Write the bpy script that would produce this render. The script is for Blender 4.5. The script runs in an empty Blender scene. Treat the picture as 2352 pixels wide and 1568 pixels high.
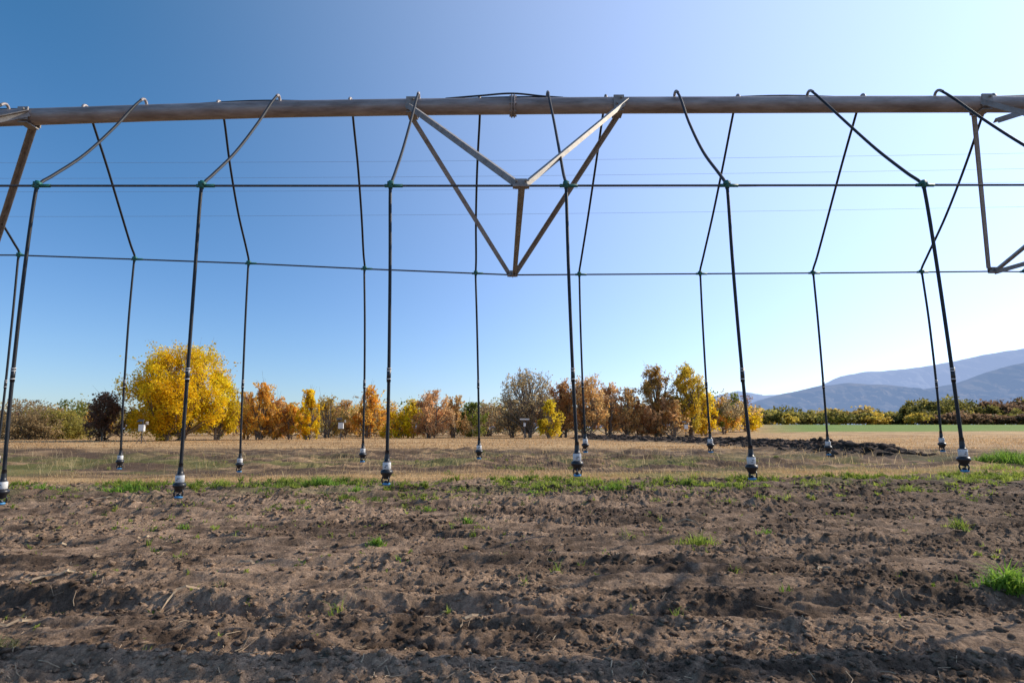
import bpy, math, numpy as np
from mathutils import Vector, Quaternion
R = math.radians
scene = bpy.context.scene
scene.view_settings.view_transform = 'Standard'
scene.view_settings.look = 'None'
scene.view_settings.exposure = 0

# ------------------------------------------------------------------ helpers
def hashn(ix, iy, seed):
    h = (ix.astype(np.int64)*374761393 + iy.astype(np.int64)*668265263 + seed*1442695041) & 0xffffffff
    h = ((h ^ (h >> 13))*1274126177) & 0xffffffff
    h = ((h ^ (h >> 16))*2246822519) & 0xffffffff
    return ((h ^ (h >> 15)) & 0xffffff)/float(0xffffff)
def vn(x, y, seed=0):
    ix = np.floor(x); iy = np.floor(y); fx = x-ix; fy = y-iy
    fx = fx*fx*(3-2*fx); fy = fy*fy*(3-2*fy)
    a = hashn(ix, iy, seed); b = hashn(ix+1, iy, seed); c = hashn(ix, iy+1, seed); d = hashn(ix+1, iy+1, seed)
    return (a+(b-a)*fx)+((c+(d-c)*fx)-(a+(b-a)*fx))*fy
def fbm(x, y, o=4, seed=0, g=.5):
    s = np.zeros_like(x); a = 1.; t = 0.
    for i in range(o):
        ang = .6*i; ca, sa = math.cos(ang), math.sin(ang)
        s += a*vn((x*ca-y*sa)*2**i+17.3*i, (x*sa+y*ca)*2**i+9.1*i, seed+i); t += a; a *= g
    return s/t
def fbs(x, y, o=4, seed=0, g=.5):
    """axis-aligned fbm (keeps streaks streaky)"""
    s = np.zeros_like(x); a = 1.; t = 0.
    for i in range(o):
        s += a*vn(x*2**i+17.3*i, y*2**i+9.1*i, seed+i); t += a; a *= g
    return s/t
def sst(a, b, x):
    t = np.clip((x-a)/(b-a), 0, 1); return t*t*(3-2*t)

def mesh_obj(name, verts, faces, mats, parent=None, smooth=False, col=None, matidx=None):
    me = bpy.data.meshes.new(name)
    if isinstance(faces, np.ndarray):
        n = faces.shape[1]
        me.vertices.add(len(verts)); me.vertices.foreach_set('co', np.asarray(verts, dtype=np.float32).ravel())
        me.loops.add(faces.size); me.loops.foreach_set('vertex_index', faces.astype(np.int32).ravel())
        me.polygons.add(len(faces)); me.polygons.foreach_set('loop_start', np.arange(0, faces.size, n, dtype=np.int32))
        me.update(calc_edges=True)
    else:
        me.from_pydata([tuple(v) for v in verts], [], faces); me.update()
    if not isinstance(mats, (list, tuple)): mats = [mats]
    for m in mats: me.materials.append(m)
    if matidx is not None: me.polygons.foreach_set('material_index', np.asarray(matidx, dtype=np.int32))
    if smooth: me.polygons.foreach_set('use_smooth', np.ones(len(me.polygons), dtype=bool))
    if col is not None:
        a = me.color_attributes.new('Col', 'FLOAT_COLOR', 'POINT')
        c = np.ones((len(verts), 4), dtype=np.float32); c[:, :3] = col
        a.data.foreach_set('color', c.ravel())
    ob = bpy.data.objects.new(name, me); scene.collection.objects.link(ob)
    if parent: ob.parent = parent
    return ob
def empty(name):
    e = bpy.data.objects.new(name, None); e.empty_display_size = .3; scene.collection.objects.link(e); return e

class MB:
    """mesh builder: accumulates pieces with material slots"""
    def __init__(s): s.v = []; s.f = []; s.m = []
    def add(s, v, f, m=0):
        o = len(s.v); s.v += [tuple(p) for p in v]; s.f += [tuple(i+o for i in q) for q in f]; s.m += [m]*len(f)
    def tube(s, pts, r, n=8, m=0, cap=True):
        pts = [Vector(p) for p in pts]
        rr = r if isinstance(r, (list, tuple)) else [r]*len(pts)
        t0 = (pts[1]-pts[0]).normalized()
        up = Vector((0, 0, 1)) if abs(t0.z) < .9 else Vector((1, 0, 0))
        u = t0.cross(up).normalized(); vs = []; fs = []
        for i, p in enumerate(pts):
            t = (pts[min(i+1, len(pts)-1)]-pts[max(i-1, 0)]).normalized()
            u = (u-t*u.dot(t)).normalized(); w = t.cross(u)
            for k in range(n):
                a = 2*math.pi*k/n; vs.append(p+(u*math.cos(a)+w*math.sin(a))*rr[i])
        for i in range(len(pts)-1):
            for k in range(n):
                k2 = (k+1) % n; fs.append((i*n+k, i*n+k2, (i+1)*n+k2, (i+1)*n+k))
        if cap: fs.append(tuple(range(n-1, -1, -1))); fs.append(tuple((len(pts)-1)*n+k for k in range(n)))
        s.add(vs, fs, m)
    def box(s, c, size, m=0, rot=None):
        vs = []
        for dz in (-1, 1):
            for dy in (-1, 1):
                for dx in (-1, 1):
                    p = Vector((dx*size[0]/2, dy*size[1]/2, dz*size[2]/2))
                    if rot: p = rot @ p
                    vs.append(p+Vector(c))
        s.add(vs, [(0, 2, 3, 1), (4, 5, 7, 6), (0, 1, 5, 4), (2, 6, 7, 3), (0, 4, 6, 2), (1, 3, 7, 5)], m)
    def lathe(s, c, prof, n=16, m=0):
        vs = []; fs = []
        for z, r in prof:
            for k in range(n):
                a = 2*math.pi*k/n; vs.append((c[0]+r*math.cos(a), c[1]+r*math.sin(a), c[2]+z))
        for i in range(len(prof)-1):
            for k in range(n):
                k2 = (k+1) % n; fs.append((i*n+k, i*n+k2, (i+1)*n+k2, (i+1)*n+k))
        fs.append(tuple(range(n))); fs.append(tuple((len(prof)-1)*n+k for k in range(n)))
        s.add(vs, fs, m)
    def angle(s, a, b, w, t, side, m=0):
        """L-section steel angle from a to b; side = direction of second flange"""
        a = Vector(a); b = Vector(b); d = (b-a).normalized(); side = Vector(side)
        u = (side-d*side.dot(d)).normalized(); v = d.cross(u)
        prof = [(0, 0), (w, 0), (w, t), (t, t), (t, w), (0, w)]
        vs = [a+u*p+v*q for p, q in prof]+[b+u*p+v*q for p, q in prof]
        fs = [(i, (i+1) % 6, (i+1) % 6+6, i+6) for i in range(6)]+[(5, 4, 3, 2, 1, 0), (6, 7, 8, 9, 10, 11)]
        s.add(vs, fs, m)
    def obj(s, name, mats, parent=None, smooth=False):
        o = mesh_obj(name, s.v, s.f, mats, parent, False, None, s.m)
        if smooth:
            for p in o.data.polygons:
                if len(p.vertices) == 4: p.use_smooth = True
        return o
def crom(P, k=6):
    P = [Vector(p) for p in P]; Q = [P[0]]+P+[P[-1]]; out = []
    for i in range(1, len(Q)-2):
        p0, p1, p2, p3 = Q[i-1:i+3]
        for j in range(k):
            t = j/k
            out.append(.5*((2*p1)+(p2-p0)*t+(2*p0-5*p1+4*p2-p3)*t*t+(3*p1-p0-3*p2+p3)*t**3))
    out.append(P[-1]); return out

# ------------------------------------------------------------------ materials
def mat(name, base, rough=.7, metal=0., noise=None, bump=None, spec=None):
    m = bpy.data.materials.new(name); m.use_nodes = True; nt = m.node_tree; b = nt.nodes['Principled BSDF']
    b.inputs['Base Color'].default_value = (*base, 1); b.inputs['Roughness'].default_value = rough
    b.inputs['Metallic'].default_value = metal
    if spec is not None: b.inputs['Specular IOR Level'].default_value = spec
    if noise:
        sc, c2, lo, hi, stretch = noise
        tc = nt.nodes.new('ShaderNodeTexCoord'); mp = nt.nodes.new('ShaderNodeMapping'); mp.inputs['Scale'].default_value = stretch
        n = nt.nodes.new('ShaderNodeTexNoise'); n.inputs['Scale'].default_value = sc; n.inputs['Detail'].default_value = 8
        n.inputs['Roughness'].default_value = .65
        r = nt.nodes.new('ShaderNodeValToRGB'); r.color_ramp.elements[0].position = lo; r.color_ramp.elements[1].position = hi
        r.color_ramp.elements[0].color = (*base, 1); r.color_ramp.elements[1].color = (*c2, 1)
        L = nt.links.new; L(tc.outputs['Object'], mp.inputs[0]); L(mp.outputs[0], n.inputs['Vector']); L(n.outputs['Fac'], r.inputs[0]); L(r.outputs[0], b.inputs['Base Color'])
        if bump:
            bp = nt.nodes.new('ShaderNodeBump'); bp.inputs['Strength'].default_value = bump; bp.inputs['Distance'].default_value = .01
            L(n.outputs['Fac'], bp.inputs['Height']); L(bp.outputs[0], b.inputs['Normal'])
    return m
def leafmat(name, transl=.45, rough=.6):
    m = bpy.data.materials.new(name); m.use_nodes = True; nt = m.node_tree; b = nt.nodes['Principled BSDF']; L = nt.links.new
    a = nt.nodes.new('ShaderNodeAttribute'); a.attribute_name = 'Col'
    b.inputs['Roughness'].default_value = rough; b.inputs['Specular IOR Level'].default_value = .25
    t = nt.nodes.new('ShaderNodeBsdfTranslucent'); mx = nt.nodes.new('ShaderNodeMixShader'); mx.inputs[0].default_value = transl
    n = nt.nodes.new('ShaderNodeTexNoise'); n.inputs['Scale'].default_value = 1.3
    mr = nt.nodes.new('ShaderNodeMapRange'); mr.inputs[1].default_value = .3; mr.inputs[2].default_value = .7; mr.inputs[3].default_value = .8; mr.inputs[4].default_value = 1.15
    vm = nt.nodes.new('ShaderNodeVectorMath'); vm.operation = 'SCALE'
    tc = nt.nodes.new('ShaderNodeTexCoord'); L(tc.outputs['Object'], n.inputs['Vector']); L(n.outputs['Fac'], mr.inputs[0])
    L(a.outputs['Color'], vm.inputs[0]); L(mr.outputs[0], vm.inputs['Scale'])
    L(vm.outputs[0], b.inputs['Base Color']); L(vm.outputs[0], t.inputs['Color'])
    L(b.outputs[0], mx.inputs[1]); L(t.outputs[0], mx.inputs[2]); L(mx.outputs[0], nt.nodes['Material Output'].inputs['Surface'])
    return m

M_pipe = mat('galvanized_pipe', (.20, .16, .14), .5, .25, (5, (.42, .37, .345), .35, .7, (.6, 3, 3)), .3)
M_angle = mat('galvanized_angle', (.30, .28, .26), .6, .15, (14, (.15, .11, .085), .45, .8, (1, 1, 1)), .2)
M_rod = mat('steel_rod', (.05, .05, .055), .5, .3, (20, (.11, .09, .08), .4, .7, (1, 1, 1)))
M_hose = mat('black_hose', (.010, .011, .013), .5, 0, (12, (.024, .024, .026), .4, .8, (1, 1, 1)), None, .35)
M_clamp = mat('teal_plastic_clamp', (.008, .10, .08), .5, 0, (40, (.012, .15, .12), .4, .7, (1, 1, 1)))
M_white = mat('white_plastic', (.70, .69, .66), .5, 0, (40, (.5, .47, .42), .5, .85, (1, 1, 1)))
M_blk = mat('black_plastic', (.015, .015, .017), .38, 0, (50, (.04, .038, .035), .5, .8, (1, 1, 1)))
M_blue = mat('blue_plastic', (.06, .26, .50), .4, 0, (50, (.08, .3, .55), .4, .8, (1, 1, 1)))
M_wood = mat('bark', (.13, .095, .07), .9, 0, (6, (.26, .21, .16), .35, .7, (1, 1, .3)), .5)
M_leaf = leafmat('foliage', .6)
M_grass = leafmat('grass_blades', .55)
M_wire = mat('power_wire', (.25, .28, .33), .5, .1, (3, (.3, .32, .36), .4, .7, (1, 1, 1)))
M_pole = mat('pole_wood', (.14, .10, .07), .9, 0, (5, (.25, .2, .15), .4, .7, (1, 1, .2)), .4)

# ------------------------------------------------------------------ world + sun
SUN_AZ, SUN_EL = R(67), R(32)
sd = Vector((math.sin(SUN_AZ)*math.cos(SUN_EL), math.cos(SUN_AZ)*math.cos(SUN_EL), math.sin(SUN_EL)))
w = bpy.data.worlds.new('World'); scene.world = w; w.use_nodes = True
nt = w.node_tree; bg = nt.nodes['Background']; L = nt.links.new
sky = nt.nodes.new('ShaderNodeTexSky'); sky.sky_type = 'NISHITA'; sky.sun_disc = False
sky.sun_elevation = SUN_EL; sky.sun_rotation = SUN_AZ; sky.altitude = 900; sky.air_density = 1.0; sky.dust_density = .8; sky.ozone_density = 2.0
tc = nt.nodes.new('ShaderNodeTexCoord'); sep = nt.nodes.new('ShaderNodeSeparateXYZ'); L(tc.outputs['Generated'], sep.inputs[0])
rp = nt.nodes.new('ShaderNodeValToRGB'); e = rp.color_ramp.elements
e[0].position = 0.; e[0].color = (.76, .85, 1.04, 1); e[1].position = .6; e[1].color = (.36, .88, 1.06, 1); em = e.new(.2); em.color = (.62, .85, 1.08, 1)
L(sep.outputs['Z'], rp.inputs[0])
mul = nt.nodes.new('ShaderNodeMix'); mul.data_type = 'RGBA'; mul.blend_type = 'MULTIPLY'; mul.inputs[0].default_value = 1
L(sky.outputs[0], mul.inputs[6]); L(rp.outputs[0], mul.inputs[7])
# circumsolar haze
dot = nt.nodes.new('ShaderNodeVectorMath'); dot.operation = 'DOT_PRODUCT'; dot.inputs[1].default_value = sd; L(tc.outputs['Generated'], dot.inputs[0])
mx0 = nt.nodes.new('ShaderNodeMath'); mx0.operation = 'MAXIMUM'; mx0.inputs[1].default_value = 0; L(dot.outputs['Value'], mx0.inputs[0])
pw = nt.nodes.new('ShaderNodeMath'); pw.operation = 'POWER'; pw.inputs[1].default_value = 1.7; L(mx0.outputs[0], pw.inputs[0])
gl = nt.nodes.new('ShaderNodeVectorMath'); gl.operation = 'SCALE'; gl.inputs[0].default_value = (4.4, 4.05, 5.1); L(pw.outputs[0], gl.inputs['Scale'])
ad = nt.nodes.new('ShaderNodeVectorMath'); ad.operation = 'ADD'; L(mul.outputs[2], ad.inputs[0]); L(gl.outputs[0], ad.inputs[1])
L(ad.outputs[0], bg.inputs[0]); bg.inputs[1].default_value = .148
sl = bpy.data.lights.new('sun', 'SUN'); sl.energy = 5; sl.angle = R(.5); sl.color = (1, .88, .70)
so = bpy.data.objects.new('sun', sl); scene.collection.objects.link(so); so.rotation_euler = (-sd).to_track_quat('-Z', 'Y').to_euler(); so.location = (20, 10, 30)

# ------------------------------------------------------------------ camera
cd = bpy.data.cameras.new('camera'); cd.lens = 21; cd.sensor_width = 36; cd.clip_start = .05; cd.clip_end = 30000
cam = bpy.data.objects.new('camera', cd); scene.collection.objects.link(cam); cam.location = (0, 0, 1.1); cam.rotation_euler = (R(90+8.33), 0, 0)
scene.camera = cam
C = 1.1

# ------------------------------------------------------------------ ground
def berm_x(y): return 14.2+.6*np.sin(y*.21)-6.5*sst(42, 66, y)
def terrain(x, y):
    rise = 2.1*sst(62, 150, y)*sst(12, 60, x)
    bm = .42*np.exp(-((x-berm_x(y))/1.2)**2)*sst(19, 24, y)*(1-sst(66, 72, y))
    return rise+bm*(.4+fbm(x*1.1, y*1.1, 3, 77))
def yedge(x): return 12.1+.14*np.clip(x, -25, 25)+.7*(fbm(x*.5, x*0+3.3, 3, 5)-.5)
def ground_z(x, y):
    ye = yedge(x); soil = 1-sst(-.25, .15, y-ye)
    z = terrain(x, y)
    wob = (fbm(x*.35, x*0+1.7, 3, 9)-.5)*.6+(fbm(x*2.5, y*2.5, 3, 10)-.5)*.20
    fu = 0
    for y0, a, wd in ((2.85, .05, .12), (3.1, -.04, .07), (3.4, .03, .1), (3.76, -.08, .09), (3.95, .06, .07), (4.45, .04, .09), (4.68, -.045, .06), (5.02, .05, .07), (5.20, -.07, .06), (5.9, .05, .08), (6.15, -.05, .07), (6.6, .03, .06), (7.1, .05, .08), (7.33, -.05, .07), (7.9, .04, .08), (8.5, .04, .09), (8.75, -.06, .09), (9.2, .04, .08), (9.7, .06, .1), (9.95, -.05, .09), (10.6, .05, .12)):
        wt = .1+1.6*vn(x*.5+y0*7, x*0+y0, 21)
        fu = fu+a*wt*np.exp(-((y+wob*min(1, y0/8)-y0)/wd)**2)
    s = fu+.05*(fbm(x*.5, y*1.5, 3, 31)-.5)
    far = 1+.8*sst(5, 11, y)
    st = fbs(x*.9, y*5.5, 4, 33, .6); s = s+.10*(np.abs(st-.5)*2)**.7*far*.6
    n1 = fbs(x*3.2, y*9, 4, 41, .65); s = s+.085*np.abs(n1-.5)*far
    pm = sst(.40, .62, fbm(x*1.1, y*3.0, 3, 47))
    n2 = fbm(x*23, y*27, 3, 43, .7); s = s+(.15+.9*pm)*.075*np.maximum(0, n2-.47)*far
    n3 = fbm(x*44, y*44, 2, 45, .65); s = s+(.5+1.0*pm)*.026*np.maximum(0, n3-.42)*(1-.7*sst(8, 13, y))
    z = z+soil*s
    z = z+.05*np.exp(-((y-ye-.1)/.3)**2)*(.1+1.6*fbm(x*1.7, y*2, 4, 51))*(.5+n2)
    fld = 1-soil
    z = z+fld*(.05+.05*(fbm(x*.8, y*.8, 3, 61)-.5)+.06*(n2-.5)*(1-sst(20, 30, y))+.15*sst(14.5, 17, y)*(1-sst(29, 34, y))*np.maximum(0, fbs(x*1.0, y*2.4, 4, 63)-.42)*3)
    return z
def axis(start, fine_end, step, ratio, lim):
    a = list(np.arange(start, fine_end, step)); s = step
    while a[-1] < lim: s *= ratio; a.append(a[-1]+s)
    return np.array(a)
xp = axis(0, 6.0, .016, 1.022, 9000); xs = np.concatenate([-xp[:0:-1], xp])
ys = np.concatenate([[-3000, -600, -150, -60, -30, -15, -8, -4, -2, -.5, .6, 1.3, 1.8, 2.0, 2.15, 2.25], axis(2.32, 4.0, .010, 1.0108, 12000)])
X, Y = np.meshgrid(xs, ys); x = X.ravel(); y = Y.ravel()
z = ground_z(x, y); z[y < 0] *= .3
ye = yedge(x); nx, ny = len(xs), len(ys)
idx = np.arange(nx*ny).reshape(ny, nx)
F = np.stack([idx[:-1, :-1].ravel(), idx[:-1, 1:].ravel(), idx[1:, 1:].ravel(), idx[1:, :-1].ravel()], 1)
def c3(*a): return np.array(a)[None, :]
def lerp(a, b, t): return a+(b-a)*t[:, None]
# soil colour
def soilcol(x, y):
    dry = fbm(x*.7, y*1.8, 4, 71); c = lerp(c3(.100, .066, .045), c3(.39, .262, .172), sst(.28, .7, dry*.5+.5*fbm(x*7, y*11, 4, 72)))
    c = c*(1-sst(-3, 7, x+.3*y-3)*.36)[:, None]  # darker to the right: shade from the lighting, painted into the soil colour
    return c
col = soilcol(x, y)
gz = fbm(x*22, y*22, 3, 73); col = col*(.55+.9*gz)[:, None]
# green tint near edge
g = np.exp(-((y-ye+.9)/1.1)**2)*sst(.45, .62, fbm(x*1.2, y*1.5, 4, 75)); col = lerp(col, c3(.10, .13, .03), g*.4)
# field
t1 = fbm(x*.25, y*.6, 4, 81); t2 = fbs(x*.9, y*2.6, 5, 82, .6)
straw = lerp(c3(.37, .225, .105), c3(.53, .345, .165), sst(.3, .7, t1)); till = lerp(c3(.10, .064, .042), c3(.34, .22, .12), sst(.50, .70, t2))
tm = sst(14, 15.5, y+4*(t1-.5)-.1*x*(y < 30))*(1-sst(26, 36, y+8*(t1-.5))); fld = lerp(straw, till, tm*.97)
fld = fld*(.65+.7*fbs(x*3, y*5, 4, 83))[:, None]
fld = lerp(fld, c3(.16, .17, .045), sst(.46, .62, fbm(x*.5, y*.7, 3, 85))*(1-sst(14, 30, y))*.65)
col = lerp(col, fld, sst(-.1, .5, y-ye+.8*(fbm(x*2.5, y*2.5, 4, 86)-.5)))
bmk = np.exp(-((x-berm_x(y))/1.9)**4)*sst(18, 23, y)*(1-sst(66, 72, y)); col = lerp(col, c3(.065, .043, .032)*(.6+.9*fbm(x*2, y*2, 3, 88))[:, None], np.clip(bmk, 0, 1)*.95)
# green crop strip at far right, then rough pasture beyond
sl_ = x/np.maximum(y, 1)
gst = 86+14*fbm(x*.05, x*0, 2, 89); gm = sst(gst, gst+6, y)*(1-sst(150, 160, y))*sst(.38, .5, sl_); col = lerp(col, lerp(c3(.12, .22, .03), c3(.19, .26, .05), fbm(x*.1, y*.3, 3, 87)), gm*.95)
far = sst(150, 260, y); col = lerp(col, c3(.17, .15, .075)*np.ones_like(col), far)
def groundmat():
    m = bpy.data.materials.new('ground_soil_and_stubble'); m.use_nodes = True; nt = m.node_tree; b = nt.nodes['Principled BSDF']; L = nt.links.new
    a = nt.nodes.new('ShaderNodeAttribute'); a.attribute_name = 'Col'; tc = nt.nodes.new('ShaderNodeTexCoord')
    n = nt.nodes.new('ShaderNodeTexNoise'); n.inputs['Scale'].default_value = 45; n.inputs['Detail'].default_value = 8; n.inputs['Roughness'].default_value = .75
    mr = nt.nodes.new('ShaderNodeMapRange'); mr.inputs[1].default_value = .32; mr.inputs[2].default_value = .68; mr.inputs[3].default_value = .5; mr.inputs[4].default_value = 1.5
    vm = nt.nodes.new('ShaderNodeVectorMath'); vm.operation = 'SCALE'
    L(tc.outputs['Object'], n.inputs['Vector']); L(n.outputs['Fac'], mr.inputs[0]); L(a.outputs['Color'], vm.inputs[0]); L(mr.outputs[0], vm.inputs['Scale'])
    L(vm.outputs[0], b.inputs['Base Color']); b.inputs['Roughness'].default_value = .95; b.inputs['Specular IOR Level'].default_value = .15
    bp = nt.nodes.new('ShaderNodeBump'); bp.inputs['Strength'].default_value = 1.0; bp.inputs['Distance'].default_value = .028
    n2 = nt.nodes.new('ShaderNodeTexNoise'); n2.inputs['Scale'].default_value = 42; n2.inputs['Detail'].default_value = 9; n2.inputs['Roughness'].default_value = .75
    L(tc.outputs['Object'], n2.inputs['Vector']); L(n2.outputs['Fac'], bp.inputs['Height']); L(bp.outputs[0], b.inputs['Normal'])
    return m
M_ground = groundmat()
mesh_obj('ground', np.stack([x, y, z], 1), F, M_ground, None, False, col)

# ---- soil clods
rng = np.random.default_rng(3)
import bmesh
bm = bmesh.new(); bmesh.ops.create_icosphere(bm, subdivisions=2, radius=1); bm.verts.ensure_lookup_table()
ico = np.array([v.co[:] for v in bm.verts]); icf = np.array([[v.index for v in f.verts] for f in bm.faces]); bm.free()
def scatter_lumps(name, px, py, size, colr, seed, m):
    r = np.random.default_rng(seed); n = len(px)
    v = np.repeat(ico[None], n, 0)
    dx = r.uniform(0, 50, (n, 1))
    d = .40+1.15*vn(v[..., 0]*2.3+dx, v[..., 1]*2.3+v[..., 2]*2.9+dx*.7, 5)
    v = v*d[..., None]*(size[:, None, None])*np.stack([r.uniform(.8, 1.6, n), r.uniform(.7, 1.2, n), r.uniform(.45, .8, n)], 1)[:, None, :]
    a = r.uniform(0, 6.28, n)[:, None]; vx = v[..., 0]*np.cos(a)-v[..., 1]*np.sin(a); vy = v[..., 0]*np.sin(a)+v[..., 1]*np.cos(a)
    v[..., 0] = vx+px[:, None]; v[..., 1] = vy+py[:, None]; v[..., 2] += (ground_z(px, py)+size*.05)[:, None]
    f = icf[None]+(np.arange(n)*len(ico))[:, None, None]
    cc = np.repeat(colr[:, None, :], len(ico), 1).reshape(-1, 3)
    return mesh_obj(name, v.reshape(-1, 3), f.reshape(-1, 3), m, None, False, cc)
n = 60000
py_ = 2.5+9.6*rng.random(n)**1.15; px_ = (rng.random(n)*2-1)*(1.2+.95*py_)
pm = fbm(px_*1.1, py_*3.0, 3, 47); keep = rng.random(n) < sst(.38, .62, pm)+.22
px_, py_ = px_[keep], py_[keep]; sz = (.003+.013*rng.random(len(px_))**3.2)*(1+.09*py_)
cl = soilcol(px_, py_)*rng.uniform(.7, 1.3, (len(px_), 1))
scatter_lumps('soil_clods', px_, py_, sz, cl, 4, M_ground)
n = 2200; by = rng.uniform(21, 68, n); bx = berm_x(by)+rng.normal(0, .8, n)
scatter_lumps('plowed_soil_berm', bx, by, .05+.13*rng.random(n)**2, np.array([[.08, .055, .042]])*rng.uniform(.5, 1.5, (n, 1)), 6, M_ground)

# ------------------------------------------------------------------ grass
def blades(name, bx, by, h, wd, lean, colr, seed, m=M_grass, seg=2):
    r = np.random.default_rng(seed); n = len(bx); bz = ground_z(bx, by)-.01
    a = r.uniform(0, 6.283, n); la = r.uniform(0, 6.283, n); ln = lean*r.uniform(.2, 1, n)*h
    ux, uy = np.cos(a)*wd, np.sin(a)*wd; ox, oy = np.cos(la)*ln, np.sin(la)*ln
    V = np.zeros((n, 5, 3))
    V[:, 0] = np.stack([bx-ux, by-uy, bz], 1); V[:, 1] = np.stack([bx+ux, by+uy, bz], 1)
    V[:, 2] = np.stack([bx+ux*.75+ox*.35, by+uy*.75+oy*.35, bz+h*.6], 1); V[:, 3] = np.stack([bx-ux*.75+ox*.35, by-uy*.75+oy*.35, bz+h*.6], 1)
    V[:, 4] = np.stack([bx+ox, by+oy, bz+h*np.sqrt(np.maximum(.1, 1-.6*(ln/h)**2))], 1)
    o = (np.arange(n)*5)[:, None]
    f = np.concatenate([o+np.array([[0, 1, 2]]), o+np.array([[0, 2, 3]]), o+np.array([[3, 2, 4]])])
    return mesh_obj(name, V.reshape(-1, 3), f, m, None, False, np.repeat(colr, 5, 0))
def mixcol(a, b, n, r, jit=.3):
    t = r.random((n, 1)); return (np.array([a])*(1-t)+np.array([b])*t)*r.uniform(1-jit, 1+jit, (n, 1))
r = np.random.default_rng(11)
# dry stubble / straw
def zone(n, y0, y1, p=1.0):
    yy = y0+(y1-y0)*r.random(n)**p; xx = (r.random(n)*2-1)*(2+.98*yy); return xx, yy
BX = []; BY = []; BH = []; BW = []; BC = []
xx, yy = zone(100000, 11, 17.5, .9); k = (yy > yedge(xx)+1.2*(fbm(xx*1.5, yy*1.5, 3, 96)-.4)) & (r.random(len(xx)) < (.12+.95*sst(.35, .6, fbm(xx*.9, yy*1.5, 3, 91)))*(1-.85*sst(14.2, 15.8, yy-.1*xx))); xx, yy = xx[k], yy[k]
BX.append(xx); BY.append(yy); BH.append(.025+.10*r.random(len(xx))**2.5); BW.append(.004+0*xx); BC.append(mixcol((.40, .25, .11), (.62, .44, .22), len(xx), r))
xx, yy = zone(24000, 17, 32); k = r.random(len(xx)) < sst(.50, .66, fbm(xx*.5, yy*1.3, 3, 92))*.75+.03; xx, yy = xx[k], yy[k]
BX.append(xx); BY.append(yy); BH.append(.04+.14*r.random(len(xx))**2); BW.append(.008+0*xx); BC.append(mixcol((.38, .24, .11), (.56, .38, .19), len(xx), r))
xx, yy = zone(60000, 29, 80); k = (np.abs(xx-berm_x(yy)) > 1.8) & (r.random(len(xx)) < .2+sst(.35, .6, fbm(xx*.2, yy*.35, 3, 97))); xx, yy = xx[k], yy[k]
BX.append(xx); BY.append(yy); BH.append(.05+.13*r.random(len(xx))**2); BW.append(.018+0*xx); BC.append(mixcol((.39, .235, .11), (.60, .385, .19), len(xx), r))
# scattered tall dry stems
xx, yy = zone(3600, 12.5, 26); k = yy > yedge(xx)+.5; xx, yy = xx[k], yy[k]
k = r.random(len(xx)) < .1+.8*sst(.48, .60, fbm(xx*.6, yy*.6, 3, 98)); xx, yy = xx[k], yy[k]
BX.append(xx); BY.append(yy); BH.append(.15+.25*r.random(len(xx))); BW.append(.0045+0*xx); BC.append(mixcol((.5, .36, .18), (.66, .50, .28), len(xx), r))
BX, BY, BH, BW = map(np.concatenate, (BX, BY, BH, BW)); BC = np.concatenate(BC)
blades('dry_stubble', BX, BY, BH, BW, 1.0, BC, 12)
# green fringe: small clumps of weeds and seedlings
def clumpy(nc, cx, cy, rad, hgt, per, c1, c2, name, seed):
    rr = np.random.default_rng(seed); cnt = np.maximum(3, (per*rr.uniform(.3, 1.6, nc))).astype(int); ii = np.repeat(np.arange(nc), cnt); n = len(ii)
    a = rr.uniform(0, 6.28, n); q = rad[ii]*np.sqrt(rr.random(n)); bx_, by_ = cx[ii]+q*np.cos(a), cy[ii]+q*np.sin(a)
    t = rr.random(nc)[ii][:, None]; cc = (np.array([c1])*(1-t)+np.array([c2])*t)*rr.uniform(.7, 1.25, (n, 1))
    blades(name, bx_, by_, hgt[ii]*rr.uniform(.4, 1.1, n), .0036+.0024*rr.random(n)+.0003*by_, 1.1, cc, seed)
n = 6200; xx = (r.random(n)*2-1)*14; yy = yedge(xx)+.3-np.abs(r.normal(0, 1.7, n)); dn = sst(.46, .64, fbm(xx*1.0, yy*1.2, 3, 93))*(.85+.5*sst(4, -6, xx))+.07; k = r.random(n) < dn; xx, yy = xx[k], yy[k]; n = len(xx)
clumpy(n, xx, yy, .03+.13*r.random(n)**2, (.03+.13*r.random(n)**2.0)*(1-.35*sst(1.0, 3, yedge(xx)-yy)), 24, (.11, .18, .025), (.38, .42, .07), 'green_grass', 13)
n = 1500; yy = 3+8.5*r.random(n)**.8; xx = (r.random(n)*2-1)*(1+.9*yy); k = r.random(n) < .18+.8*sst(.48, .66, fbm(xx*.5, yy*.5, 3, 95)); xx, yy = xx[k], yy[k]; n = len(xx)
clumpy(n, xx, yy, .012+.05*r.random(n)**2, .02+.06*r.random(n)**2, 9, (.14, .21, .03), (.38, .42, .08), 'weed_seedlings', 15)
n = 900; yy = 13+11*r.random(n); xx = (r.random(n)*2-1)*(2+.9*yy); k = r.random(n) < .08+.9*sst(.5, .62, fbm(xx*.35, yy*.5, 3, 99)); xx, yy = xx[k], yy[k]; n = len(xx)
clumpy(n, xx, yy, .05+.2*r.random(n)**2, .03+.07*r.random(n)**2, 22, (.14, .18, .04), (.34, .36, .09), 'field_weeds', 16)
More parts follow.
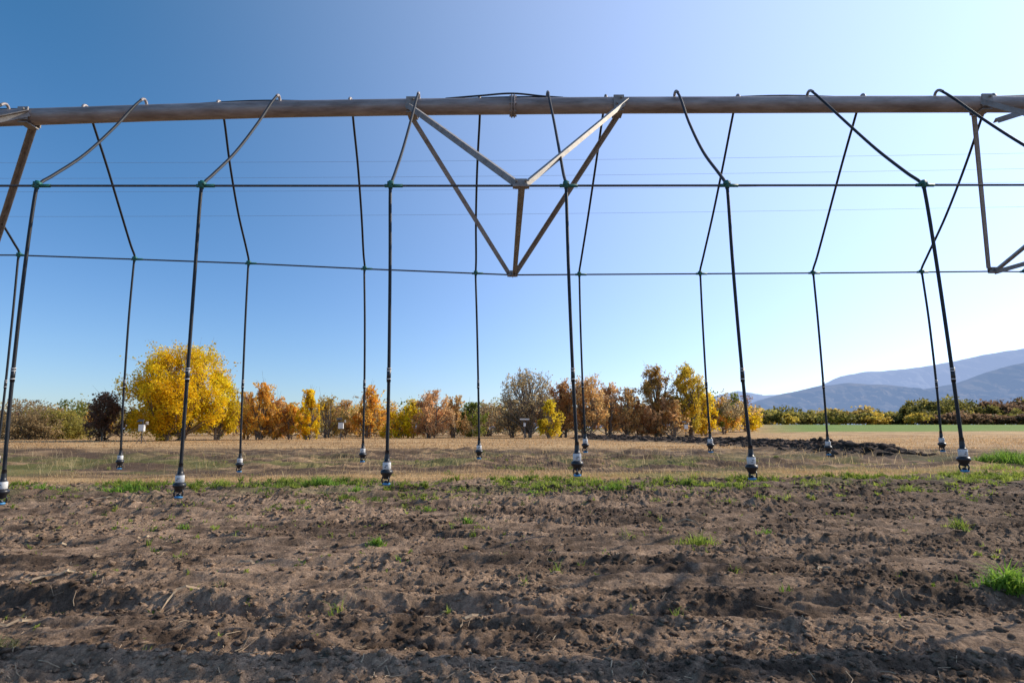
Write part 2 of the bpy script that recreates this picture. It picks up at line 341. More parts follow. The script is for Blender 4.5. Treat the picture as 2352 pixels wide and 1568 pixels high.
# tufts
tufts = [(-1.265, 5.8, .10, .09, 150, 1), (1.72, 5.75, .22, .17, 300, 0), (-.50, 6.95, .09, .10, 150, 1), (4.84, 6.7, .16, .12, 200, 0), (-.1, 5.3, .08, .12, 40, 0), (-1.02, 3.7, .07, .2, 22, 0), (0, 8.8, .14, .10, 100, 0), (2.1, 9., .12, .12, 120, 0), (1.75, 10.5, .25, .14, 200, 1), (-3.4, 10.9, .45, .24, 800, 1), (-2.6, 10.2, .3, .12, 200, 1), (6.7, 10.3, .25, .17, 300, 0), (5.3, 10.8, .3, .14, 280, 0), (-3.55, 6.7, .09, .09, 70, 1), (1.7, 4.75, .07, .09, 40, 0), (.33, 4.6, .06, .12, 34, 0), (.95, 3.6, .05, .1, 26, 0), (3.2, 4.05, .24, .18, 700, 1), (3.5, 3.7, .16, .13, 350, 1), (-2.45, 3.05, .16, .12, 200, 2), (14.3, 17.6, 1.1, .45, 3000, 1), (12.5, 15.6, .9, .2, 700, 0), (9.5, 13, .6, .14, 400, 0), (-1.1, 8., .12, .08, 70, 1), (-6.5, 10.3, .5, .16, 480, 1), (-7.8, 10.2, .4, .15, 380, 1), (-.5, 7.2, .25, .1, 40, 2), (3.0, 8.6, .3, .08, 80, 0), (.3, 9.9, .3, .09, 120, 1), (-5.1, 8.7, .3, .1, 140, 2), (1.1, 5.9, .12, .12, 30, 0), (-.9, 5.0, .1, .06, 24, 1), (2.6, 6.3, .15, .08, 40, 1), (-2.7, 8.2, .3, .07, 80, 1), (4.1, 9.3, .3, .1, 110, 0), (-8.6, 8.9, .3, .1, 180, 1), (-6.0, 6.9, .25, .07, 50, 1), (-2.0, 4.3, .1, .07, 24, 2)]
TX = []; TY = []; TH = []; TW = []; TC = []
for i, (tx, ty, rad, h, n, kind) in enumerate(tufts):
    a = r.uniform(0, 6.28, n); q = rad*(r.random(n)**.75)*(.5+.8*vn(a*1.2, a*0+i, 3)); TX.append(tx+q*np.cos(a)); TY.append(ty+q*np.sin(a)*.7)
    TH.append(h*(.2+.95*r.random(n)**1.3)*(1.2-.8*(q/rad))); TW.append((.0024 if kind == 0 else .0052)*(1+.06*ty)*(.7+.6*r.random(n)))
    TC.append(mixcol(((.18, .27, .03), (.12, .24, .03), (.12, .12, .05))[kind], ((.46, .50, .10), (.30, .44, .06), (.28, .25, .12))[kind], n, r))
blades('weed_tufts', *map(np.concatenate, (TX, TY, TH, TW)), 1.3, np.concatenate(TC), 14)

# straw, twigs and dead leaves lying on the soil
mb = MB(); rr = np.random.default_rng(21)
M_straw = mat('dry_straw', (.46, .34, .21), .8, 0, (15, (.28, .18, .11), .4, .7, (1, 1, 1)))
def gz1(a, b): return float(ground_z(np.array([a]), np.array([b]))[0])
for i in range(900):
    b_ = 2.7+8*rr.random()**1.5; a_ = (rr.random()*2-1)*(.5+.85*b_); L_ = .015+.07*rr.random()**2.5; an = rr.uniform(0, 3.14); bend = rr.uniform(-.6, .6)
    pts = []
    for t in (-1, 0, 1):
        qx = a_+t*L_*math.cos(an+bend*t); qy = b_+t*L_*math.sin(an+bend*t); pts.append((qx, qy, gz1(qx, qy)+.006+.01*rr.random()))
    mb.tube(pts, .001+.0018*rr.random(), 4)
for cx, cy, an, L_, wd in ((-3.25, 4.4, .35, .17, .03), (-2.05, 3.95, 1.0, .2, .010), (-2.75, 3.35, .5, .18, .010), (-.22, 3.45, .7, .1, .010), (-4.1, 5.6, .05, .12, .012), (-3.5, 5.9, -.1, .08, .02), (1.95, 6.9, -.3, .15, .008), (-6.2, 9.2, .3, .2, .02), (2.3, 4.6, .3, .1, .01), (.9, 5.1, .8, .12, .006), (-2.1, 4.9, .1, .09, .015)):
    P1 = []; 
    for k in range(9):
        t = k/8*2-1; qx = cx+t*L_*math.cos(an)+.02*math.sin(5*t); qy = cy+t*L_*math.sin(an)+.012*math.sin(9*t+cx); zc = gz1(qx, qy)+.018+.010*math.cos(3*t); ww = wd*(1-.8*t*t)*(.7+.4*math.sin(7*t+cy))
        P1 += [(qx-math.sin(an)*ww, qy+math.cos(an)*ww, zc), (qx, qy, zc+.012), (qx+math.sin(an)*ww, qy-math.cos(an)*ww, zc)]
    mb.add(P1, [(3*k+j, 3*k+j+1, 3*k+j+4, 3*k+j+3) for k in range(8) for j in range(2)])
mb.obj('straw_and_twigs', [M_straw])

# ------------------------------------------------------------------ irrigation machine
IR = empty('center_pivot_irrigation_system')
PX = [-14, -10, -7, -4.79, -3.55, -2.28, -.92, .95, 3.5, 4.56, 7, 10, 14]; PZ = [2.55, 2.77, 2.91, 3.0, 3.045, 3.085, 3.108, 3.125, 3.135, 3.137, 3.125, 3.08, 2.95]
def pz(xv): return C+float(np.interp(xv, PX, PZ))
YP, YN, YF = 5.44, 4.12, 6.75
mb = MB(); pts = [(a, YP, pz(a)) for a in np.arange(-14, 14.01, .5)]
mb.tube(crom(pts, 2), .078, 28)
for fx in (.01, -7.0, 7.0):      # bolted flange joints
    for dx in (-.012, .012):
        mb.tube([(fx+dx-.007, YP, pz(fx)), (fx+dx+.007, YP, pz(fx))], .108, 24)
    for k in range(8):
        a = k*math.pi/4+.2; mb.tube([(fx-.035, YP+.094*math.cos(a), pz(fx)+.094*math.sin(a)), (fx+.035, YP+.094*math.cos(a), pz(fx)+.094*math.sin(a))], .008, 6)
mb.obj('main_pipe', [M_pipe], IR, True)

def rodN(xv): return C+float(np.interp(xv, [-12, -6.05, .063, 5.65, 11.3], [1.72, 1.742, 1.742, 1.752, 1.7]))
def rodF(xv): return C+float(np.interp(xv, [-12, -5.8, -4.39, -3.06, -1.71, .01, 3.49, 5.6, 11.3], [2.02, 2.005, 1.955, 1.905, 1.84, 1.768, 1.79, 1.81, 1.75]))
mb = MB()
mb.tube([(a, YN, rodN(a)) for a in (-12, -6.05, .063, 5.65, 11.3)], .0088, 8)
mb.tube([(a, YF, rodF(a)) for a in (-12, -5.8, -4.39, -3.06, -1.71, .01, 3.49, 5.6, 11.3)], .0088, 8)
mb.obj('truss_rods', [M_rod], IR, True)

mb = MB()
for nxn, pl, pr in ((.035, -.97, 1.03), (-6.05, -7.35, -4.70), (5.62, 4.58, 6.6), (11.3, 10.3, 12.3), (-12, -13, -11)):
    n_ = Vector((nxn+.03, YN, rodN(nxn)+.02)); f_ = Vector((nxn-.03, YF, rodF(nxn)+.02))
    for p_, sgn in ((pl, 1), (pr, -1)):
        pzv = pz(p_)
        mb.angle((p_-sgn*.05, YP-.085, pzv+.01), n_+Vector((-sgn*.02, 0, .01)), .048, .006, (0, 0, -1))
        mb.angle((p_, YP+.06, pzv-.055), f_+Vector((-sgn*.02, 0, .01)), .048, .006, (-sgn, -.5, 0))
        # clamp saddle around pipe
        mb.box((p_, YP-.082, pzv-.005), (.10, .014, .13)); mb.box((p_, YP+.082, pzv-.005), (.10, .014, .13)); mb.box((p_, YP, pzv-.088), (.09, .15, .012))
        mb.tube([(p_-.02, YP-.09, pzv-.03), (p_-.02, YP-.115, pzv-.03)], .011, 6)
        mb.tube([(p_+.02, YP-.09, pzv+.03), (p_+.02, YP-.115, pzv+.03)], .011, 6)
    mb.angle(n_+Vector((-.02, .02, -.02)), f_+Vector((.0, -.02, -.01)), .05, .006, (1, 0, 0))
    for q in (n_, f_):
        mb.box(q+Vector((0, 0, -.005)), (.085, .012, .075)); mb.box(q+Vector((0, -.02, -.035)), (.12, .05, .012))
        for s_ in (-.035, .035):
            mb.tube([q+Vector((s_-.012, 0, -.02)), q+Vector((s_+.012, 0, -.02))], .020, 10)
            mb.tube([q+Vector((s_, -.04, .01)), q+Vector((s_, .03, .01))], .009, 6)
mb.angle((4.62, YP-.10, pz(4.6)-.20), (5.6, YP-.35, pz(5.6)+.06), .06, .007, (0, -.3, -1))
mb.obj('truss_braces', [M_angle], IR)

# power cable strapped to the pipe top
mb = MB(); cabX = np.arange(-13.5, 13.51, .15)
mb.tube([(a, YP+.03, pz(a)+.083+.028*(.5+.5*math.cos((a-.05)*2*math.pi/1.31*.5))**2) for a in cabX], .011, 8)
mb.tube(crom([(-.65, YP, pz(-.6)+.085), (-.3, YP-.01, pz(0)+.105), (0, YP-.02, pz(0)+.122), (.3, YP, pz(.3)+.102), (.5, YP, pz(.5)+.085)]), .009, 8)
mb.obj('control_cable', [M_hose], IR, True)

near = [(-4.91, -4.75, -4.7, -.52), (-3.57, -3.43, -3.43, -.506), (-2.27, -2.24, -2.24, -.463), (-.91, -.877, -.847, -.377), (.344, .391, .441, -.32), (1.59, 1.553, 1.62, -.343), (2.89, 2.973, 3.06, -.291), (4.14, 4.25, 4.33, -.30), (5.5, 5.6, 5.65, -.3), (-6.2, -6.1, -6.05, -.5)]
far_ = [(-5.55, -5.74, -5.72, -.45), (-4.19, -4.39, -4.35, -.445), (-2.88, -3.06, -3.02, -.477), (-1.59, -1.71, -1.66, -.368), (-.32, -.42, -.367, -.335), (.92, .78, .816, -.264), (2.22, 2.18, 2.21, -.264), (3.45, 3.49, 3.52, -.292), (4.73, 4.75, 4.79, -.255), (6.0, 5.95, 5.98, -.26), (-6.9, -7.1, -7.1, -.45)]
def drop(gx, rx, bx, zb, side):
    """one hose drop; side -1 = near side, +1 = far side"""
    mb = MB(); yr = YN if side < 0 else YF; rz = (rodN if side < 0 else rodF)(rx); P = pz(gx)
    hz = C+zb+.185; jit = .015*math.sin(gx*7)
    # galvanised gooseneck
    mb.tube(crom([(gx, YP, P+.06), (gx, YP, P+.09), (gx, YP+side*.015, P+.112), (gx+.002, YP+side*.04, P+.120), (gx+.004, YP+side*.07, P+.105), (gx+.006, YP+side*.10, P+.075)], 4), .0135, 10, 1)
    a = Vector((gx+.004, YP+side*.07, P+.105)); b = Vector((rx, yr+side*-.012, rz+.03)); d = b-a
    sag = (.015+.035*abs(math.sin(gx*3.1)))*(1 if side < 0 else .4)
    pts = [a, a+d*.10+Vector((0, side*.005, -.005)), a+d*.35+Vector((jit, -side*.01, -sag*.8)), a+d*.65+Vector((jit, -side*.02, -sag)), a+d*.9+Vector((0, -side*.01, -sag*.35)), b+Vector((0, -side*.004, 0)), Vector((rx, yr-.02, rz-.06))]
    z0 = rz-.06; bow = .012*math.sin(gx*11)
    pts += [Vector((rx+(bx-rx)*.3+bow, yr-.02, z0+(hz-z0)*.3)), Vector((rx+(bx-rx)*.7+bow, yr-.01, z0+(hz-z0)*.7)), Vector((bx, yr, hz))]
    mb.tube(crom(pts, 7), .0118, 10, 0)
    # hose couplings with steel bands
    cz = C+(.37 if side < 0 else .50)
    t = (cz-z0)/(hz-z0); cx = rx+(bx-rx)*t+bow
    mb.tube([(cx, yr-.012, cz+.05), (cx, yr-.01, cz-.05)], .0145, 10, 2)
    for q in (.045, .028, -.028): mb.tube([(cx, yr-.012, cz+q+.003), (cx, yr-.011, cz+q-.003)], .0160, 10, 4)
    # teal clip on the truss rod
    sx = rx+.02
    mb.tube([(sx-.065, yr, rz), (sx+.065, yr, rz)], .0125, 10, 3)
    mb.box((rx, yr-.012, rz+.010), (.044, .034, .026), 3); mb.tube([(rx, yr-.014, rz+.03), (rx, yr-.016, rz-.028)], .0155, 10, 3)
    # sprinkler head
    c = (bx, yr, hz)
    mb.lathe(c, [(.05, .0135), (.02, .016), (.0, .0175), (-.022, .0185), (-.024, .026), (-.028, .026)], 14, 2)
    mb.lathe((bx, yr, hz-.028), [(0, .0255), (-.006, .0285), (-.046, .0285), (-.050, .025)], 16, 4)
    mb.box((bx+.004, yr-.0285, hz-.050), (.018, .002, .004), 2); mb.box((bx-.004, yr-.0285, hz-.061), (.012, .002, .004), 2)
    mb.lathe((bx, yr, hz-.078), [(0, .024), (-.004, .036), (-.014, .042), (-.028, .041), (-.034, .032), (-.046, .028), (-.060, .020), (-.064, .012)], 18, 2)
    for k in range(3):
        a_ = k*2.094+gx; ca, sa = math.cos(a_), math.sin(a_)
        mb.tube([(bx+.022*ca, yr+.022*sa, hz-.120), (bx+.031*ca, yr+.031*sa, hz-.145), (bx+.026*ca, yr+.026*sa, hz-.168)], .0050, 6, 2)
    mb.lathe((bx, yr, hz-.150), [(0, .006), (-.006, .016), (-.012, .018), (-.016, .010)], 14, 2)
    mb.lathe((bx, yr, hz-.166), [(0, .023), (-.004, .027), (-.012, .026), (-.017, .012)], 16, 5)
    return mb.obj('sprinkler_drop', [M_hose, M_pipe, M_blk, M_clamp, M_white, M_blue], IR, True)
for t in near: drop(*t, -1)
for t in far_: drop(*t, 1)

# ------------------------------------------------------------------ power line
PL = empty('power_line'); mb = MB()
for yy, zz in ((30, 15.2), (30.5, 14.55), (31, 14.0), (31, 12.6)):
    pts = [(a, yy, zz+.010*a+1.0*((a/75)**2)) for a in np.linspace(-75, 75, 25)]
    mb.tube(pts, .006, 5)
mb.obj('wires', [M_wire], PL)
for sx in (-75, 75):
    mb = MB(); mb.tube([(sx, 31, 0), (sx, 31, 9), (sx, 31, 17.5)], [.19, .16, .12], 12); mb.box((sx, 30.7, 16.3), (.1, 2.4, .12)); mb.box((sx, 30.7, 13.6), (.1, 1.4, .12))
    mb.obj('pole', [M_pole], PL)

# ------------------------------------------------------------------ field sensor stations
def station(xv, yv, s=1., kind=0):
    b = MB(); g0 = gz1(xv, yv)
    b.tube([(xv, yv, g0-.05), (xv, yv, g0+1.75*s)], .035, 8, 1)
    for a in (0, 2.09, 4.19): b.tube([(xv, yv, g0+.6*s), (xv+.38*math.cos(a), yv+.38*math.sin(a), g0)], .018, 6, 1)
    if kind == 0:
        b.box((xv+.02, yv-.12, g0+1.2*s), (.42*s, .2, .5*s), 0); b.box((xv+.02, yv-.23, g0+1.2*s), (.36*s, .012, .44*s), 0)
        for k in range(4): b.lathe((xv+.32*s, yv, g0+(1.45+.06*k)*s), [(0, .09), (.02, .12), (.035, .05)], 12, 0)
        b.box((xv-.15*s, yv-.05, g0+1.75*s), (.45*s, .3, .03), 1, Quaternion((1, 0, 0), .6)); b.tube([(xv-.3*s, yv, g0+1.5*s), (xv+.34*s, yv, g0+1.5*s)], .018, 6, 1)
    else:
        b.box((xv, yv, g0+1.78*s), (.85*s, .3, .12*s), 0); b.box((xv, yv-.06, g0+1.3*s), (.2*s, .14, .3*s), 0); b.tube([(xv-.4*s, yv, g0+1.62*s), (xv+.4*s, yv, g0+1.62*s)], .02, 6, 1)
    b.obj('field_weather_station', [M_white, M_rod])
station(-849*.000721*44, 44, .95); station(-393*.000721*58, 58, 1.15); station(29*.000721*62, 62, 1.15, 1); station(399*.000721*74, 74, 1.1)

# ------------------------------------------------------------------ trees
def make_tree(name, x0, y0, h, w, cols, n=5000, leaf=.16, clumps=26, elong=1., low=.12, tight=.22, stems=3, seed=1, shape=.5, gap=1., spiky=0.):
    r = np.random.default_rng(seed); g0 = float(terrain(np.array([float(x0)]), np.array([float(y0)]))[0])-.05
    rx = w/2; cz = h*(low+1)/2; hz = h*(1-low)/2; cen = []
    lob = r.uniform(0, 50); asym = r.uniform(-.15, .15)
    while len(cen) < clumps:
        p = r.uniform(-1, 1, 3); d = np.linalg.norm(p)
        if d > 1 or (d < .35 and r.random() < .6): continue
        f = 1-shape*max(0, p[2])**1.3
        an = math.atan2(p[2], p[0]); f *= float(.72+.42*vn(np.array([an*1.6+lob]), np.array([lob]), 7)[0])
        cen.append((p[0]*rx*.92*f+asym*rx*p[2], p[1]*rx*.88*f, cz+p[2]*hz*.92*(.9+.1*f)))
    for k in range(max(3, clumps//7)):
        a = r.uniform(0, 6.28); q = r.uniform(.05, .6); cen[k] = (math.cos(a)*rx*q*(1-shape*.5), math.sin(a)*rx*q*(1-shape*.5), h*((.93 if k == 0 else .90-.35*q*r.random())))
    cen[-1] = (-rx*.82, 0, h*r.uniform(.3, .55)); cen[-2] = (rx*.82, 0, h*r.uniform(.3, .55)); cen[-3] = (rx*.7, -.2, h*.22); cen[-4] = (-rx*.7, -.2, h*.20)
    cen = np.array(cen); cen[:, 2] = np.clip(cen[:, 2], h*low*.9, None)
    cr = w*tight*r.uniform(.45, 1.25, clumps); per = cr**2/np.sum(cr**2)
    b = MB()
    bases = [(r.uniform(-.08, .08)*w, r.uniform(-.08, .08)*w, 0) for _ in range(stems)]
    top = [(bb[0]*2.5, bb[1]*2.5, h*r.uniform(.55, .8)) for bb in bases]
    for bb, tt in zip(bases, top):
        mid = tuple((bb[i]+tt[i])/2+(r.uniform(-.04, .04)*w if i < 2 else 0) for i in range(3))
        b.tube([bb, mid, tt], [.026*h/math.sqrt(stems)+.02, .016*h/math.sqrt(stems)+.015, .02], 7, 0, False)
    sprays = []
    for c in cen:
        k = int(r.integers(stems)); bb, tt = np.array(bases[k]), np.array(top[k]); t = np.clip((c[2]/h-.25)*.9, .08, .85); s = bb+(tt-bb)*t
        if s[2] > c[2]: s = bb+(tt-bb)*max(.03, (c[2]/h)*.6)
        md = (s+c)/2+r.normal(0, .03*w, 3); b.tube([s, md, c], [.007*h+.012, .005*h+.006, .010], 5, 0, False)
        for q in range(6):
            e = c+r.normal(0, 1, 3)*w*tight*.6*np.array([1, 1, elong]); e[2] = e[2]+.02*h+spiky*h*.10*r.random(); b.tube([md, c*.6+e*.4, e], [.018, .012, .005], 3, 0, False)
            sprays.append((c*.5+e*.5, e))
    nA = int(n*(.72-.3*spiky)); nB = n-nA
    ci = r.choice(clumps, nA, p=per); dirs = r.normal(0, 1, (nA, 3)); dirs /= np.linalg.norm(dirs, axis=1)[:, None]
    rad = r.random(nA)**.45*(.8+.4*r.random(nA)**3)
    P = cen[ci]+dirs*(rad*cr[ci])[:, None]*np.array([1, 1, elong])
    si = r.integers(0, len(sprays), nB); S0 = np.array([s_[0] for s_ in sprays])[si]; S1 = np.array([s_[1] for s_ in sprays])[si]
    PB = S0+(S1-S0)*(r.random((nB, 1))*1.1)+r.normal(0, 1, (nB, 3))*w*.018
    P = np.concatenate([P, PB]); ci = np.concatenate([ci, si//6]); n = len(P)
    fq = 1.5/max(.5, w*.10)
    nb = vn(P[:, 0]*fq+P[:, 1]*.5, P[:, 2]*fq+P[:, 1]*.7, seed); keep = r.random(n) < np.clip(sst(.15*gap, .5*gap, nb)+.15, 0, 1)
    P = P[keep]; ci = ci[keep]; k = (P[:, 2] > .01*h) & (P[:, 2] < h*1.05); P = P[k]; ci = ci[k]; n = len(P)
    u = r.normal(0, 1, (n, 3)); u /= np.linalg.norm(u, axis=1)[:, None]; v = np.cross(u, r.normal(0, 1, (n, 3))); v /= np.linalg.norm(v, axis=1)[:, None]
    s = leaf*(.55+.8*r.random(n))[:, None]*.5
    V = np.stack([P-u*s, P-v*s*.7, P+u*s, P+v*s*.7], 1).reshape(-1, 3)
    ca, cb = np.array(cols[0]), np.array(cols[1]); ct = np.clip(r.random(clumps)*.8+.1, 0, 1)
    t = np.clip(ct[ci]+r.normal(0, .18, n), 0, 1)[:, None]; cc = (ca*(1-t)+cb*t)*(r.uniform(.75, 1.15, clumps)[ci]*r.uniform(.75, 1.2, n))[:, None]
    nv = len(b.v); off = np.array([x0, y0, g0])
    allv = np.concatenate([np.array(b.v), V])+off
    lf = (np.arange(n*4).reshape(n, 4)+nv)
    bf = np.array([f for f in b.f if len(f) == 4])
    F = np.concatenate([bf, lf]); mi = np.concatenate([np.zeros(len(bf)), np.ones(n)])
    col = np.ones((len(allv), 3))*.1; col[nv:] = np.repeat(np.clip(cc, 0, .95), 4, 0)
    return mesh_obj(name, allv, F, [M_wood, M_leaf], None, False, col, mi)

YEL = ((.94, .56, .012), (.95, .72, .03)); YG = ((.70, .54, .04), (.92, .70, .05)); ORG = ((.92, .46, .07), (.95, .64, .12)); TAN = ((.74, .44, .17), (.90, .62, .26))
RUST = ((.52, .25, .10), (.80, .46, .17)); BRN = ((.20, .11, .07), (.34, .20, .12)); OLV = ((.28, .25, .06), (.54, .44, .09)); GRN = ((.12, .17, .03), (.28, .30, .05)); GRY = ((.40, .30, .16), (.62, .48, .25)); PNK = ((.76, .45, .22), (.90, .60, .30))
GTN = ((.52, .38, .11), (.84, .60, .18))
K = .000721   # tangent of bearing per table unit (bearing measured from the view axis at 1176)
# name, bearing, dist, top, width, colours, leaves, clumps, elong, low, shape, stems, tight, spiky
T = [
 ('brown_shrub_tree', 55, 60, 922, 160, ((.34, .24, .12), (.52, .38, .19)), 8000, 26, 1, .05, .3, 3, .2, .3), ('olive_tree', 145, 62, 945, 130, OLV, 7000, 24, .8, .05, .3, 3, .22, 0),
 ('olive_tree', 100, 70, 940, 120, OLV, 5000, 20, .8, .05, .3, 3, .22, 0),
 ('russet_tree', 243, 54, 905, 95, BRN, 9000, 26, 1, .03, .35, 3, .22, .3),
 ('yellow_cottonwood_tree', 396, 55, 797, 266, YEL, 58000, 100, 1.0, .05, .12, 3, .12, .15), ('yellow_cottonwood_tree', 498, 57, 855, 98, ((.80, .60, .03), (.95, .76, .04)), 15000, 32, 1.1, .05, .3, 2, .18, .15),
 ('orange_aspen_tree', 566, 62, 905, 74, TAN, 6500, 26, 1.6, .04, .6, 4, .16, .9), ('orange_aspen_tree', 598, 60, 885, 90, ORG, 9000, 32, 1.7, .04, .7, 4, .15, 1), ('autumn_tree', 634, 61, 915, 70, TAN, 6000, 26, 1.3, .04, .5, 4, .17, .7),
 ('yellow_shrub', 668, 61, 928, 64, ORG, 5000, 22, 1.0, .04, .4, 4, .2, .5), ('orange_aspen_tree', 706, 60, 900, 64, YEL, 7000, 26, 2.0, .04, .8, 4, .15, 1),
 ('olive_tree', 752, 72, 912, 84, GTN, 4500, 24, 1.0, .04, .3, 3, .18, .5), ('autumn_tree', 792, 75, 922, 80, TAN, 4500, 26, 1.1, .04, .4, 3, .17, .8), ('orange_aspen_tree', 846, 73, 890, 76, ORG, 7500, 30, 1.7, .04, .65, 4, .15, 1), ('olive_tree', 822, 80, 932, 110, GTN, 4500, 24, 1, .04, .3, 3, .2, .6),
 ('yellow_shrub', 912, 70, 946, 66, YEL, 4500, 18, .9, .03, .3, 3, .25, .2), ('rust_tree', 882, 82, 944, 80, RUST, 3500, 16, 1, .03, .3, 3, .25, .3),
 ('autumn_tree', 944, 72, 921, 76, YG, 5500, 26, 1.2, .04, .4, 3, .18, .6), ('autumn_tree', 992, 70, 900, 108, PNK, 9500, 40, 1.2, .04, .35, 5, .14, .9), ('autumn_tree', 1040, 74, 912, 76, TAN, 5500, 26, 1.2, .04, .4, 4, .17, .9),
 ('green_tree', 1080, 80, 927, 68, GRN, 6000, 20, .9, .03, .25, 2, .24, 0), ('grey_brown_tree', 1128, 88, 930, 110, GRY, 4500, 26, 1, .03, .3, 3, .2, .7),
 ('tall_sparse_tree', 1212, 74, 853, 165, GRY, 6500, 80, 1.0, .12, .08, 5, .085, .8), ('yellow_shrub', 1262, 68, 920, 54, YG, 5500, 20, 1.2, .03, .4, 3, .22, .2), ('grey_brown_tree', 1180, 76, 915, 105, GRY, 5000, 28, 1, .03, .25, 3, .16, .8),
 ('rust_tree', 1292, 76, 876, 104, RUST, 8000, 44, 1.0, .05, .15, 4, .13, .7), ('rust_tree', 1345, 76, 866, 118, TAN, 9000, 46, 1.0, .05, .2, 4, .125, .8), ('autumn_tree', 1400, 78, 884, 98, PNK, 7500, 36, 1.1, .04, .3, 4, .14, .9), ('autumn_tree', 1442, 78, 896, 84, TAN, 6000, 30, 1.1, .04, .3, 4, .16, .9),
 ('brown_green_tree', 1500, 80, 844, 98, ((.46, .30, .09), (.76, .48, .14)), 8500, 40, 1.0, .2, .12, 2, .14, .4), ('autumn_tree', 1515, 79, 915, 100, PNK, 6500, 30, 1.0, .03, .3, 4, .17, .9), ('yellow_green_tree', 1586, 80, 838, 98, ((.48, .40, .05), (.92, .62, .06)), 14000, 48, 1.15, .05, .15, 2, .145, .25),
 ('autumn_tree', 1545, 78, 922, 72, TAN, 4500, 22, 1.1, .03, .4, 4, .2, .7), ('yellow_shrub', 1618, 84, 902, 66, YEL, 5500, 24, 1.2, .03, .4, 3, .19, .5), ('autumn_tree', 1468, 79, 922, 80, RUST, 4500, 24, 1.1, .03, .3, 4, .18, .8),
 ('orange_shrub', 1662, 95, 916, 78, ORG, 5000, 22, 1, .03, .4, 3, .2, .6), ('orange_shrub', 1708, 105, 924, 76, YEL, 4500, 22, 1, .03, .4, 3, .2, .5)]
for i, (nm, bq, d, top, wp, cols, n, cl, el, low, shp, st, ti, sk) in enumerate(T):
    xx_ = (bq-1176)*K*d; g0 = float(terrain(np.array([xx_]), np.array([float(d)]))[0])
    h = (985-top)*d/1372+C-g0; wd = wp*K*d
    make_tree(nm, xx_, d, h, wd, cols, n, .185*(d/60)**.7, cl, el, low, ti, st, 300+i, shp, 1.0, sk)

# masses of distant trees and shrubs (one object each)
def mass(name, items, seed, leaf):
    r = np.random.default_rng(seed); VV = []; CC = []
    for (xv, yv, h, w_, cols, n) in items:
        g0 = float(terrain(np.array([xv]), np.array([yv]))[0]); nc = 16
        cen = r.normal(0, 1, (nc, 3)); cen /= np.linalg.norm(cen, axis=1)[:, None]; cen *= r.random((nc, 1))**.4
        cen = cen*np.array([w_/2, w_/2, h*.42])*.85+np.array([0, 0, h*.5]); cr = r.uniform(.08, .24, nc)*w_
        ci = r.integers(0, nc, n); d = r.normal(0, 1, (n, 3)); d /= np.linalg.norm(d, axis=1)[:, None]
        P = cen[ci]+d*(cr[ci]*r.random(n)**.4*(.8+.5*r.random(n)**4))[:, None]*np.array([1, 1, min(1, h/w_*1.3)])
        P[:, 2] = np.abs(P[:, 2]); u = r.normal(0, 1, (n, 3)); u /= np.linalg.norm(u, axis=1)[:, None]; v = np.cross(u, r.normal(0, 1, (n, 3))); v /= np.linalg.norm(v, axis=1)[:, None]
        s = leaf*(yv/120)*(.5+.8*r.random(n))[:, None]*.5; P = P+np.array([xv, yv, g0])
        VV.append(np.stack([P-u*s, P-v*s*.7, P+u*s, P+v*s*.7], 1).reshape(-1, 3))
        t = np.clip(r.random(nc)[ci]+r.normal(0, .2, n), 0, 1)[:, None]; c = (np.array(cols[0])*(1-t)+np.array(cols[1])*t)*(r.uniform(.6, 1.15, nc)[ci]*r.uniform(.75, 1.2, n))[:, None]
        CC.append(np.repeat(c, 4, 0))
    V = np.concatenate(VV); return mesh_obj(name, V, np.arange(len(V)).reshape(-1, 4), [M_leaf], None, False, np.concatenate(CC))
r = np.random.default_rng(55); it = []
pal = [OLV, OLV, GRY, RUST, TAN, GTN, BRN, GRN, ORG]
for i in range(110):   # background woodland band behind the individual trees
    bq = -250+i*18+r.uniform(-8, 8); d = r.uniform(88, 120); up = 1+.25*float(sst(1050, 1200, np.array([bq]))[0])
    it.append(((bq-1176)*K*d, d, r.uniform(3.8, 6.6)*up, r.uniform(6, 9), pal[int(r.integers(len(pal)))], 1200))
mass('distant_woodland', it, 5, .42)
it = []; DOL = ((.16, .155, .04), (.38, .32, .08)); YS = ((.42, .34, .06), (.68, .48, .08)); DB = ((.18, .11, .065), (.30, .19, .11))
for i in range(60):   # low shrubs on the far right
    bq = 1650+i*16+r.uniform(-8, 8); d = r.uniform(150, 185); it.append(((bq-1176)*K*d, d, r.uniform(2.8, 4.6), r.uniform(6, 10), (YS, DOL, DOL, DOL)[int(r.integers(4))], 900))
for i in range(34):
    bq = 2085+i*22+r.uniform(-8, 8); d = r.uniform(165, 180); it.append(((bq-1176)*K*d, d, r.uniform(5.5, 8.8), r.uniform(8, 13), (DOL, DOL, DOL, DB)[int(r.integers(4))], 1700))
for i in range(14):
    bq = 2150+i*30; d = 150; it.append(((bq-1176)*K*d, d, r.uniform(2.4, 3.6), 8, DB, 800))
for i in range(40):
    bq = 1640+i*20+r.uniform(-8, 8); d = r.uniform(210, 240); it.append(((bq-1176)*K*d, d, r.uniform(5.5, 8), r.uniform(10, 15), (OLV, DOL, GTN)[int(r.integers(3))], 800))
mass('distant_shrubs', it, 6, .55)

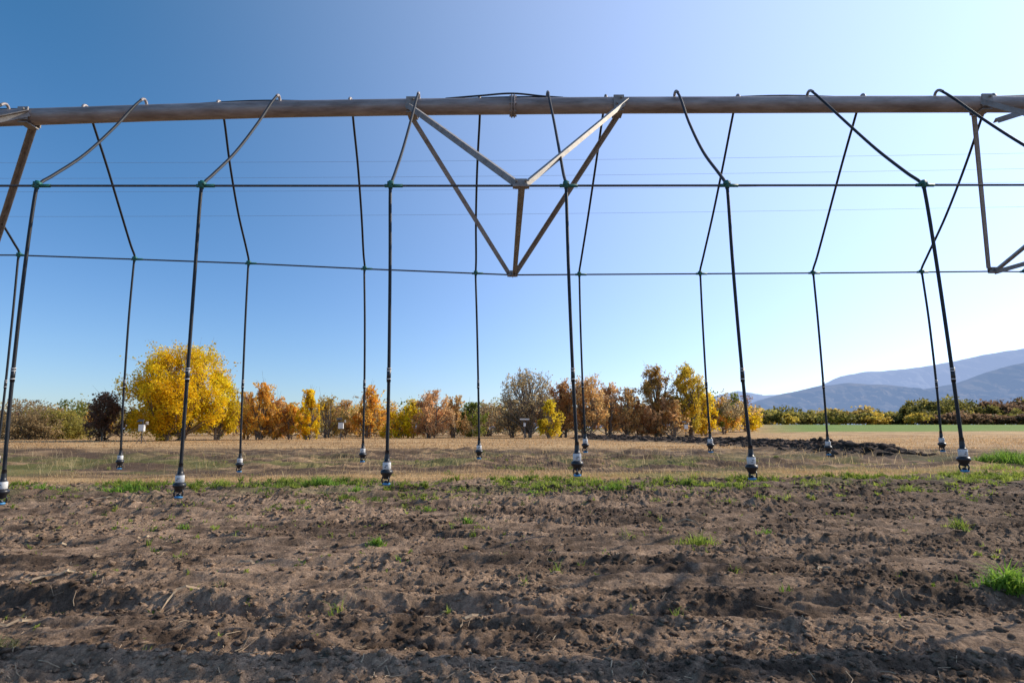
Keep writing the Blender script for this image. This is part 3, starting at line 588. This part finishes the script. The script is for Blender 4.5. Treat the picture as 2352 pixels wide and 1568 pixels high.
# ------------------------------------------------------------------ mountains
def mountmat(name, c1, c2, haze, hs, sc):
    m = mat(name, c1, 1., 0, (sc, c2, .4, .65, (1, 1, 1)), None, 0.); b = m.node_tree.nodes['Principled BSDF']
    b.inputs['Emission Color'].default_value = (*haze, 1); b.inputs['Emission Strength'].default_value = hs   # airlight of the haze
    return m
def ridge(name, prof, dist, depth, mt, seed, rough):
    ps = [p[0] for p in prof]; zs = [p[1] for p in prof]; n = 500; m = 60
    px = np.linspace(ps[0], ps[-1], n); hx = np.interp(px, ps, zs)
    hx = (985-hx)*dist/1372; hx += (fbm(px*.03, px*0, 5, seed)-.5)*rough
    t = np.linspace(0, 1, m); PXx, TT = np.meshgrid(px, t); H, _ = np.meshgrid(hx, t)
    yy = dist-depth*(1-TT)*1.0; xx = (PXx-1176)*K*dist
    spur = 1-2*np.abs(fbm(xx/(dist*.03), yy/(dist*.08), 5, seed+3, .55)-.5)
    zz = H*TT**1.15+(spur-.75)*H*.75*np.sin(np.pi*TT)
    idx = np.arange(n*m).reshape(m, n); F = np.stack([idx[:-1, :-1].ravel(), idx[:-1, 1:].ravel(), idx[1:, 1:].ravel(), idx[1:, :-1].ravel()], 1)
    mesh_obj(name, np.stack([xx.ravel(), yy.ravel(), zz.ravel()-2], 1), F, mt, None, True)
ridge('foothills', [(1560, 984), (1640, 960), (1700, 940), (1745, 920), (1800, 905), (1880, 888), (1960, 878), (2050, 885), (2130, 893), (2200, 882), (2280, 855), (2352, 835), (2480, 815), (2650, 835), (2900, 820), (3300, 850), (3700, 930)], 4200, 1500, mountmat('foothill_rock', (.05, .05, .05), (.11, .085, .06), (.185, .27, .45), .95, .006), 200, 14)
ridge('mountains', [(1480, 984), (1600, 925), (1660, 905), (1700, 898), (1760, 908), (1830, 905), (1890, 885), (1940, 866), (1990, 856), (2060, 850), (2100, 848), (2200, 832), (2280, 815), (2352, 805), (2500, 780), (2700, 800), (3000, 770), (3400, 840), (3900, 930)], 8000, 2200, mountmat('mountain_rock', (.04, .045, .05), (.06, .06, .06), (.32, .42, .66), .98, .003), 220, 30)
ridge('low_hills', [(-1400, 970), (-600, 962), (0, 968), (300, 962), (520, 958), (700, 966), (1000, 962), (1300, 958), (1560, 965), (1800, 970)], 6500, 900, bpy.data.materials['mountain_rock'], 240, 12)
print('done', nx*ny)
